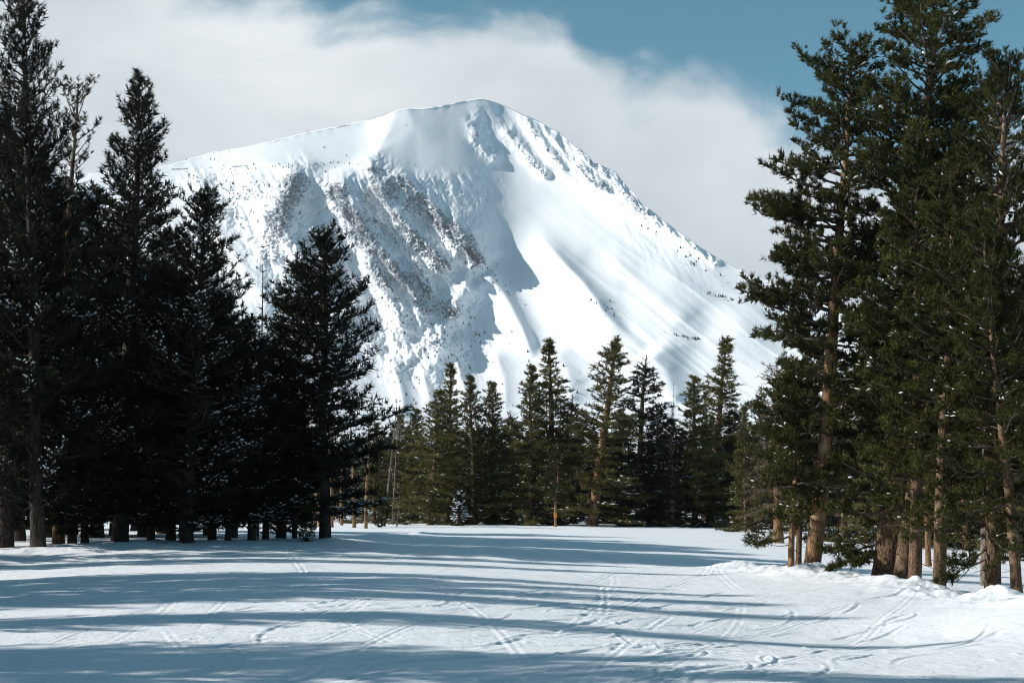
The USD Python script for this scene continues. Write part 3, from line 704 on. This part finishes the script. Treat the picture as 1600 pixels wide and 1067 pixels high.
# the sunlit row across the run
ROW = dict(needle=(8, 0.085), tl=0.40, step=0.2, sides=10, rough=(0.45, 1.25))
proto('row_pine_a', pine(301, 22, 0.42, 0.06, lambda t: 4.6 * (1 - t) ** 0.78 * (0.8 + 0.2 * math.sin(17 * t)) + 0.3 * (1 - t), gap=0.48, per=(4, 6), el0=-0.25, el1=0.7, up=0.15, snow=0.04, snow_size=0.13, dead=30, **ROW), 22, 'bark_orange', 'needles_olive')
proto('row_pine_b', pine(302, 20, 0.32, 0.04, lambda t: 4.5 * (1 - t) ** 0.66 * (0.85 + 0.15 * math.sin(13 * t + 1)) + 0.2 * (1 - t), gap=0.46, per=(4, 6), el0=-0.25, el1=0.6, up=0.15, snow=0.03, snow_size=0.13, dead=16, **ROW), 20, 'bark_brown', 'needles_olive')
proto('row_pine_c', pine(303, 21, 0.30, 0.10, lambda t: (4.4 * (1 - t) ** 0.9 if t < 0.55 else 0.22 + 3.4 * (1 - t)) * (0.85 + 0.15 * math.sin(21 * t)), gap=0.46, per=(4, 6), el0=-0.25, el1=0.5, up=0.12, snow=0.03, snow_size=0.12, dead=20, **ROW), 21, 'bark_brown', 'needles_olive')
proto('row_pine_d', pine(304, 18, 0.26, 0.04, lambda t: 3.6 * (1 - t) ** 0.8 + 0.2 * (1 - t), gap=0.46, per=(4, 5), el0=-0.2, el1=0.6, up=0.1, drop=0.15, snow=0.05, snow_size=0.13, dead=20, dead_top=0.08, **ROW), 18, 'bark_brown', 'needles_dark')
proto('brown_pine', pine(306, 14, 0.36, 0.2, lambda t: 2.3 * (1 - t) ** 0.35 + 0.1, gap=0.42, per=(4, 5), el0=-0.35, el1=0.3, up=0.0, needle=(6, 0.05), tl=0.3, step=0.22, dead=30, sides=10), 14, 'bark_orange', 'needles_dead')
proto('snowy_fir', pine(307, 4, 0.07, 0.03, cone(1.1, 0.85, 0.1), gap=0.24, per=(5, 6), el0=-0.25, el1=0.5, needle=(8, 0.05), tl=0.2, step=0.2, snow=0.16, snow_size=0.11, dead=0, sides=7), 4, 'bark_dark', 'needles_dark')
proto('sapling', pine(308, 3, 0.05, 0.02, cone(0.9, 0.6, 0.1), gap=0.22, per=(4, 6), el0=0.1, el1=0.9, needle=(9, 0.05), tl=0.24, step=0.18, snow=0.03, dead=0, sides=7), 3, 'bark_dark', 'needles_pine')
proto('grey_snag', snag(401, 14, 0.16, 44, 1.5, 0.3, 0.5), 14, 'dead_wood', None, 'dead_wood')
proto('bare_trunk', pine(402, 14, 0.19, 0.72, lambda t: 1.5 * (1 - t) ** 0.6, gap=0.5, per=(3, 5), needle=(6, 0.09), tl=0.38, step=0.3, dead=14, sides=9), 14, 'bark_orange', 'needles_dark')
proto('lean_pole', snag(403, 5, 0.07, 3, 0.5, 0.5, 0.3), 5, 'dead_wood', None, 'dead_wood')

# --- right-hand group
RG = 'tall pines on the right edge of the run'
T = {}
T['young'], _, _ = plant('young_pine', 'young_pine', 1236, 912, 55, 592, 'small crooked young pine, leftmost trunk of the right-hand group', RG, ut=1236, spin=40)
plant('old_pine_c', 'slender_pine', 1247, 912, 57, 420, 'thin straight dark trunk between crooked young pine and thick orange trunk', RG, ut=1262, width=0.62, spin=100)
T['orange'], _, _ = plant('old_pine_b', 'old_pine', 1268, 912, 55, 62, 'thick pine with sunlit orange trunk and long boughs reaching left', RG, ut=1338, spin=0, width=0.82)
T['massive'], _, _ = plant('old_pine_a', 'old_pine', 1382, 915, 54, -14, 'tallest old pine with massive dark trunk, its tip touching the top of the picture', RG, ut=1438, spin=70)
plant('old_pine_c', 'old_pine', 1410, 921, 53, 118, 'pine with reddish trunk standing just right of the massive dark trunk', RG, ut=1490, spin=200)
plant('old_pine_c', 'old_pine', 1428, 928, 52, 235, 'slim brown trunk second to the right of the massive dark trunk', RG, ut=1450, spin=300, width=0.9)
plant('old_pine_c', 'old_pine', 1465, 940, 50, 260, 'pine with mottled brown trunk standing alone between two pairs of trunks on the right', RG, ut=1500, spin=20, width=0.9)
T['edge'], _, _ = plant('old_pine_a', 'old_pine', 1549, 955, 48, 88, 'tall pine with orange brown trunk near the right edge of the picture', RG, ut=1585, spin=160, width=0.68)
plant('old_pine_c', 'old_pine', 1592, 960, 47, 330, 'leaning dark trunk at the right edge, tilted towards its neighbour', RG, ut=1540, spin=250, width=0.9)
plant('grey_snag', 'dead_pine', 1543, 900, 62, 88, 'bare dead treetop rising between the pines at the right edge', RG, ut=1541, spin=10, width=0.9)
plant('bare_trunk', 'pine', 1452, 880, 78, 560, 'orange trunk standing farther back behind the right-hand pines', RG, spin=80)
plant('brown_pine', 'brown_pine', 1214, 828, 112, 574, 'dead pine with rust brown needles and orange trunk behind the crooked young pine', spin=30, width=1.2)
def limb(tree, A, B, up=0.12, seed=0, r0=0.05, bare=0.3, foliage=True, mat='needles_pine', tw=1.2):
    """A bough of its own on a tree, from point A on the trunk to point B."""
    rng = np.random.default_rng(seed)
    d = B - A
    ln = math.hypot(d[0], d[1])
    w, P, Dr = bough(rng, A, math.atan2(d[1], d[0]), ln, math.atan(d[2] / ln - up), up, tw, r0, 6, 0.13, bare, 0.25, True)
    inv = np.linalg.inv(np.array(tree.ComputeLocalToWorldTransform(Usd.TimeCode.Default())).T)
    loc = lambda m: (m[0] @ inv[:3, :3].T + inv[:3, 3], m[1])
    tree.GetPrim().SetInstanceable(False)
    path = numbered(str(tree.GetPath()) + '/limb')
    usdkit.mesh(stage, path, loc(join(w if foliage else w[:1])), '/World/Looks/limb', True)
    if foliage:
        usdkit.mesh(stage, path + '/needles', loc(tufts(rng, P, Dr, 0.25 * rng.uniform(0.8, 1.25, len(P)), 17, 0.04)), '/World/Looks/' + mat)
for tree, a, Ya, b, Yb, kw in [
    (T['young'], (1233, 838), 55, (1164, 850), 54.2, dict(bare=0.2, r0=0.035, up=0.05)),
    (T['massive'], (1366, 852), 54, (1290, 862), 53.0, dict(bare=0.15, tw=1.6)),
    (T['massive'], (1366, 866), 54, (1296, 884), 53.3, dict(bare=0.15, tw=1.6)),
    (T['massive'], (1366, 862), 54, (1318, 876), 52.6, dict(bare=0.15, tw=1.6)),
    (T['massive'], (1364, 856), 54, (1312, 826), 53.5, dict(foliage=False, r0=0.035, up=0.3)),
    (T['edge'], (1541, 872), 48, (1474, 902), 47.3, dict(bare=0.3, r0=0.03)),
    (T['edge'], (1541, 858), 48, (1484, 880), 47.0, dict(bare=0.3, r0=0.03)),
    (T['edge'], (1541, 850), 48, (1500, 912), 47.4, dict(foliage=False, r0=0.025)),
    (T['orange'], (1300, 330), 55, (1178, 304), 54.0, dict(bare=0.25, r0=0.07, tw=1.5)),
    (T['orange'], (1300, 345), 55, (1194, 336), 55.0, dict(bare=0.25, r0=0.06, tw=1.5)),
    (T['orange'], (1298, 420), 55, (1206, 400), 54.5, dict(bare=0.25, r0=0.06, tw=1.5)),
    (T['orange'], (1296, 440), 55, (1228, 424), 55.6, dict(bare=0.25, r0=0.05, tw=1.5)),
    (T['orange'], (1294, 520), 55, (1208, 496), 54.3, dict(bare=0.3, r0=0.06, tw=1.5)),
    (T['orange'], (1292, 545), 55, (1232, 540), 54.2, dict(bare=0.3, r0=0.05, tw=1.5)),
    (T['orange'], (1290, 575), 55, (1226, 572), 54.8, dict(foliage=False, r0=0.04)),
]:
    limb(tree, at(*a, Ya), at(*b, Yb), seed=int(a[1] * 7 + b[0]), **kw)
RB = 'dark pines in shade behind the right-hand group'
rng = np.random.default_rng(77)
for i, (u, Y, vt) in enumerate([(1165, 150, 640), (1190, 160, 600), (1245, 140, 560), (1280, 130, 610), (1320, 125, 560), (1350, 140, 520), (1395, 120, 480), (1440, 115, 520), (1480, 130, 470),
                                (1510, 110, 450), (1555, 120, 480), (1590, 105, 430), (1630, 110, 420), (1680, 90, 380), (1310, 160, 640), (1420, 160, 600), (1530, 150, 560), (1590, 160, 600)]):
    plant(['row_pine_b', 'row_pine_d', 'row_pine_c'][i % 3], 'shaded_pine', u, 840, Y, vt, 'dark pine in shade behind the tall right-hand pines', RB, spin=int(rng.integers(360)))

# --- left-hand group
LG = 'dark pines along the left edge of the run'
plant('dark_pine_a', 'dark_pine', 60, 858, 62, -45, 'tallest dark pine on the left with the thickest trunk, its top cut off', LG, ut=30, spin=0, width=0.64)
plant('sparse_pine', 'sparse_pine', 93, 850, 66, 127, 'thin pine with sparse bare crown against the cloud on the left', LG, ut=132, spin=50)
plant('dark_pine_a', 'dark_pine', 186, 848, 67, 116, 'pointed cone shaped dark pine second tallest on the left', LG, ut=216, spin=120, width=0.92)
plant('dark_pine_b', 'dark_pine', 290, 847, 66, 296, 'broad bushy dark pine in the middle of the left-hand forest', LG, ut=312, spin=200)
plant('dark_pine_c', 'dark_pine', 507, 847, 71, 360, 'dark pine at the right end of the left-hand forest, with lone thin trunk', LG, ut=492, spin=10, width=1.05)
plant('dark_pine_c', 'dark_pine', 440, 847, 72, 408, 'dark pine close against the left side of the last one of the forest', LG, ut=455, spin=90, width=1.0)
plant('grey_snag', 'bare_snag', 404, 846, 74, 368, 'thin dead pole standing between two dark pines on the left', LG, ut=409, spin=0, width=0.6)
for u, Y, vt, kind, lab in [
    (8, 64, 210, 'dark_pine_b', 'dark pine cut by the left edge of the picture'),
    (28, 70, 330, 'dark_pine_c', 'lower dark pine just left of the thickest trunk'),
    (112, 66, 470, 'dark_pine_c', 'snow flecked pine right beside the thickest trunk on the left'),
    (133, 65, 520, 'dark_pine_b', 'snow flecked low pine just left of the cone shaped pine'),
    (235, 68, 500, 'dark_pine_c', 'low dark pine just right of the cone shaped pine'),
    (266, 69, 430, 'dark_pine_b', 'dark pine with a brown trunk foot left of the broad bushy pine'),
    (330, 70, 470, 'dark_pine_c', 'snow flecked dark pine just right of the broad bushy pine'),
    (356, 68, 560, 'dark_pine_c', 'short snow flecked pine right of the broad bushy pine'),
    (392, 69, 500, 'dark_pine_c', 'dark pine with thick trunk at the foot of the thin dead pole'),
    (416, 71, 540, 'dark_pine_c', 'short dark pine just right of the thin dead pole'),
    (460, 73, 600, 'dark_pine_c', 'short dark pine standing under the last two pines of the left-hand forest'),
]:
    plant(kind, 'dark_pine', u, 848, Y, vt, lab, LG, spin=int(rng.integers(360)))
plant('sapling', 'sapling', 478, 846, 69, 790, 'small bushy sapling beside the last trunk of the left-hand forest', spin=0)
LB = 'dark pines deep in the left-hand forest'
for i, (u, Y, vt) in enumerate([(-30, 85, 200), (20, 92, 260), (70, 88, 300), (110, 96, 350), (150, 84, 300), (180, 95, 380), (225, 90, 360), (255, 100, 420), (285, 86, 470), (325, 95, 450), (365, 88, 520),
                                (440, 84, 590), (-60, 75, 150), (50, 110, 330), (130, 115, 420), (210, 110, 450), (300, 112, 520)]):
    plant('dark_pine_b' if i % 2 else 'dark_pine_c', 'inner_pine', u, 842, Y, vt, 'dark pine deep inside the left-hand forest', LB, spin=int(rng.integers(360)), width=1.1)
# trees to the left of the picture, whose shadows fall across the run
SG = 'pines left of the picture that shade the run'
for i, (k, x, y, h, w) in enumerate([('a', -27, 24.0, 21, .72), ('c', -31, 25.9, 19, .6), ('a', -29, 31.1, 22, .46), ('a', -36, 36.3, 25, .6), ('b', -28, 39.3, 20, .55), ('a', -36, 42.0, 24, .6), ('c', -28, 44.6, 18, .5),
                                     ('a', -31, 52.5, 22, .42), ('c', -27, 57.0, 18, .55), ('b', -43, 24.6, 24, .62), ('a', -45, 31.2, 25, .46), ('b', -46, 36.8, 25, .55), ('a', -44, 40.4, 24, .6), ('b', -47, 43.4, 24, .5), ('a', -45, 53.0, 24, .45)]):
    plant_xy('dark_pine_' + k, 'side_pine', x, y, h, 'pine beside the run left of the picture', SG, spin=i * 67, width=w)
rngs = np.random.default_rng(21)
for i in range(46):
    if i < 22:
        x, y = rngs.uniform(18, 46), rngs.uniform(-30, 38)
        x += 0.42 * max(y, 0)
    elif i < 34:
        x, y = rngs.uniform(-18, 18), rngs.uniform(-60, -22)
    else:
        x, y = rngs.uniform(-44, -20), rngs.uniform(-40, 12)
    plant_xy(['dark_pine_a', 'dark_pine_c', 'dark_pine_b'][i % 3], 'side_pine', x, max(y, -60), rngs.uniform(15, 23), 'pine round the run outside the picture', 'pines round the run outside the picture', spin=i * 67)
# --- the row across the end of the run
MG = 'pines in the sunlit row at the end of the run'
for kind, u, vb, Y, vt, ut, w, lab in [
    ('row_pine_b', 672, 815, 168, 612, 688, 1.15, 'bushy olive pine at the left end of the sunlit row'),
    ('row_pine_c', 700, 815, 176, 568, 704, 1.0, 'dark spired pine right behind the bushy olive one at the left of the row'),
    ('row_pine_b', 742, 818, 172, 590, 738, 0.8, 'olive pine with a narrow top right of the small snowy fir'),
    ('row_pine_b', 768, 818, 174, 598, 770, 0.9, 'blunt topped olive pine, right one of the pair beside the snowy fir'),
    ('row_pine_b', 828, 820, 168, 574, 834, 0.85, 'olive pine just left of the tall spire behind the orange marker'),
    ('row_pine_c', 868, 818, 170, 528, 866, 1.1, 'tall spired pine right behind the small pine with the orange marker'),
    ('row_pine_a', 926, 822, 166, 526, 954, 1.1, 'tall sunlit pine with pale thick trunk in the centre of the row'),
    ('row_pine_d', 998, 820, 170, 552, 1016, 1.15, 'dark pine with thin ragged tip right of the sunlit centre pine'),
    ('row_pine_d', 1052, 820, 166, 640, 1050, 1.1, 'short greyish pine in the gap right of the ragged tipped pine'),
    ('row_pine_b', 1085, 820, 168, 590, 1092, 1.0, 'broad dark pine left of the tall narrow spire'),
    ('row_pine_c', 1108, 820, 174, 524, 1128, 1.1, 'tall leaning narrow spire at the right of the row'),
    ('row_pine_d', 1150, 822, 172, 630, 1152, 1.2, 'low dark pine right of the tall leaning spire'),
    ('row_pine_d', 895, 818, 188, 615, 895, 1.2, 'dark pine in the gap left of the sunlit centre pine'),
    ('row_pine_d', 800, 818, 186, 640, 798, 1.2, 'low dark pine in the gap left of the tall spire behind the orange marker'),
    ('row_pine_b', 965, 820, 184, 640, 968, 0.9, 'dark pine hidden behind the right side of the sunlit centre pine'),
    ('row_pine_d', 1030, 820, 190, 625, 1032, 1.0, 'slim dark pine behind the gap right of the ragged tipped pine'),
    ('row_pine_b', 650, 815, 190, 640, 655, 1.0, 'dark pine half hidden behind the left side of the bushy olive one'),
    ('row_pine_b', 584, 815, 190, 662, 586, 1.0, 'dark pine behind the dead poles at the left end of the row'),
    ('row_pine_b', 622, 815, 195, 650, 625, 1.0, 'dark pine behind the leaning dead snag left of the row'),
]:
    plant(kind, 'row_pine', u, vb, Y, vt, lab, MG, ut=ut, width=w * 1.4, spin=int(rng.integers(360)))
plant('grey_snag', 'dead_snag', 602, 815, 165, 620, 'tall leaning dead grey snag at the left end of the row', ut=619, spin=0)
plant('grey_snag', 'dead_snag', 612, 815, 175, 618, 'thin reddish grey dead tree right behind the leaning snag', ut=626, spin=140, width=0.8)
plant('grey_snag', 'dead_snag', 1054, 815, 180, 592, 'thin dead pole between the ragged tipped pine and the broad dark pine', spin=80, width=0.6)
plant('snowy_fir', 'snowy_fir', 718, 817, 160, 762, 'small fir laden with snow in front of the row', spin=0)
plant('sapling', 'sapling', 595, 818, 152, 764, 'green sapling at the foot of the leaning dead snag', spin=100, width=0.8)
plant('lean_pole', 'dead_pole', 618, 818, 155, 762, 'pale dead pole leaning steeply beside the green sapling', ut=627)
plant('lean_pole', 'dead_pole', 620, 818, 155, 797, 'short pale dead pole leaning far over beside the green sapling', ut=631)
for u, vt, Y, lab in [(492, 640, 150, 'leftmost slim orange trunk in the sunlit stand beyond the left-hand forest'), (500, 650, 158, 'second slim orange trunk in the sunlit stand beyond the left-hand forest'),
                      (519, 655, 152, 'slim orange trunk just right of the lone dark trunk, beyond the left-hand forest'), (553, 640, 150, 'orange trunk left of the stoutest one in the stand beyond the left-hand forest'),
                      (571, 650, 146, 'stoutest orange trunk at the right end of the stand beyond the left-hand forest'), (533, 660, 170, 'slim pale trunk in the middle of the stand beyond the left-hand forest')]:
    plant('bare_trunk', 'trunk_pine', u, 818, Y, vt, lab, 'slim orange trunks beyond the left-hand forest', spin=int(rng.integers(360)), width=1.1)
_, MK, _ = plant('young_pine', 'row_pine', 867, 821, 159, 700, 'small pine carrying an orange marker on its trunk', spin=0, width=1.1)
# the orange marker nailed to its tree
def marker():
    c = MK + np.array([0.04, -0.27, 1.25])
    o = UsdGeom.Xform.Define(stage, '/World/trail_marker')
    o.AddTranslateOp().Set(Gf.Vec3d(float(c[0]), float(c[1]), float(c[2])))
    import trimesh
    from shapely.geometry import box as sbox
    plate = trimesh.creation.extrude_polygon(sbox(-0.15, -0.22, 0.15, 0.22).buffer(0.04), 0.04, engine='earcut')
    plate.apply_transform(trimesh.transformations.rotation_matrix(math.pi / 2, [1, 0, 0]))
    part('/World/trail_marker', 'plate', plate, 'marker_orange')
    for z in (-0.18, 0.18):
        b = trimesh.creation.cylinder(0.03, 0.03, sections=8)
        b.apply_transform(trimesh.transformations.rotation_matrix(math.pi / 2, [1, 0, 0])); b.apply_translation((0, -0.05, z))
        part('/World/trail_marker', 'nail', b, 'dead_wood')
    data(o.GetPrim(), 'small orange marker plate on a pine trunk at the end of the run', 'sign')
marker()

# --- the woods behind the row
def woods():
    rng = np.random.default_rng(9)
    pos, sc, rot = [], [], []
    for k in range(900):
        y = rng.uniform(200, 430)
        u = rng.uniform(150, 1750)
        x = (u - UC) / F * y
        h = rng.uniform(10, 17)
        vt = 655 + 25 * math.sin(u / 70.0) + rng.uniform(-12, 40)
        z = float(ground(x, y))
        h = min(h, max(5.0, CAMZ + (HOR - vt) / F * y - z))
        pos.append((x, y, z - 0.2)); sc.append(h / 18.0); rot.append(rng.uniform(0, 360))
    pi = UsdGeom.PointInstancer.Define(stage, '/World/forest')
    m = pine(501, 18, 0.24, 0.12, lambda t: 3.4 * (1 - t) ** 0.75 + 0.2 * (1 - t), gap=0.75, per=(3, 4), el0=-0.2, el1=0.6, needle=(5, 0.16), tl=0.6, step=0.55, dead=6, sides=7, snow=0.06, snow_size=0.2)
    src = UsdGeom.Xform.Define(stage, '/World/forest/pine')
    for key, mat in (('trunk', 'bark_brown'), ('crown', 'needles_dark'), ('snow', 'clump_snow')):
        usdkit.mesh(stage, '/World/forest/pine/' + {'snow': 'branch_snow'}.get(key, key), m[key], '/World/Looks/' + mat)
    pi.CreatePrototypesRel().SetTargets([src.GetPath()])
    pi.CreateProtoIndicesAttr(Vt.IntArray([0] * len(pos)))
    pi.CreatePositionsAttr(Vt.Vec3fArray.FromNumpy(np.array(pos, np.float32)))
    pi.CreateScalesAttr(Vt.Vec3fArray.FromNumpy(np.repeat(np.array(sc, np.float32)[:, None], 3, 1) * np.array([1.1, 1.1, 1], np.float32)))
    pi.CreateOrientationsAttr(Vt.QuathArray([Gf.Quath(math.cos(math.radians(r) / 2), 0, 0, math.sin(math.radians(r) / 2)) for r in rot]))
    data(pi.GetPrim(), 'dark far-off pine wood filling the gaps behind the sunlit row', 'forest', kind='stuff')
woods()

# ------------------------------------------------------------------ the air
usdkit.material(stage, '/World/Looks/air', {'v': ('principled_volume', {'color': (0.93, 0.965, 1.0), 'density': HAZE, 'anisotropy': 0.2})}, [], volume='v.volume')
import trimesh as _tm
lo, hi = np.array([-5000.0, -4600.0, -30.0]), np.array([5000.0, 7800.0, 1500.0])
hz = _tm.creation.box(hi - lo); hz.apply_translation((lo + hi) / 2)
data(usdkit.mesh(stage, '/World/haze', hz, '/World/Looks/air').GetPrim(), 'thin bluish haze that pales the far mountain', 'haze', kind='stuff')
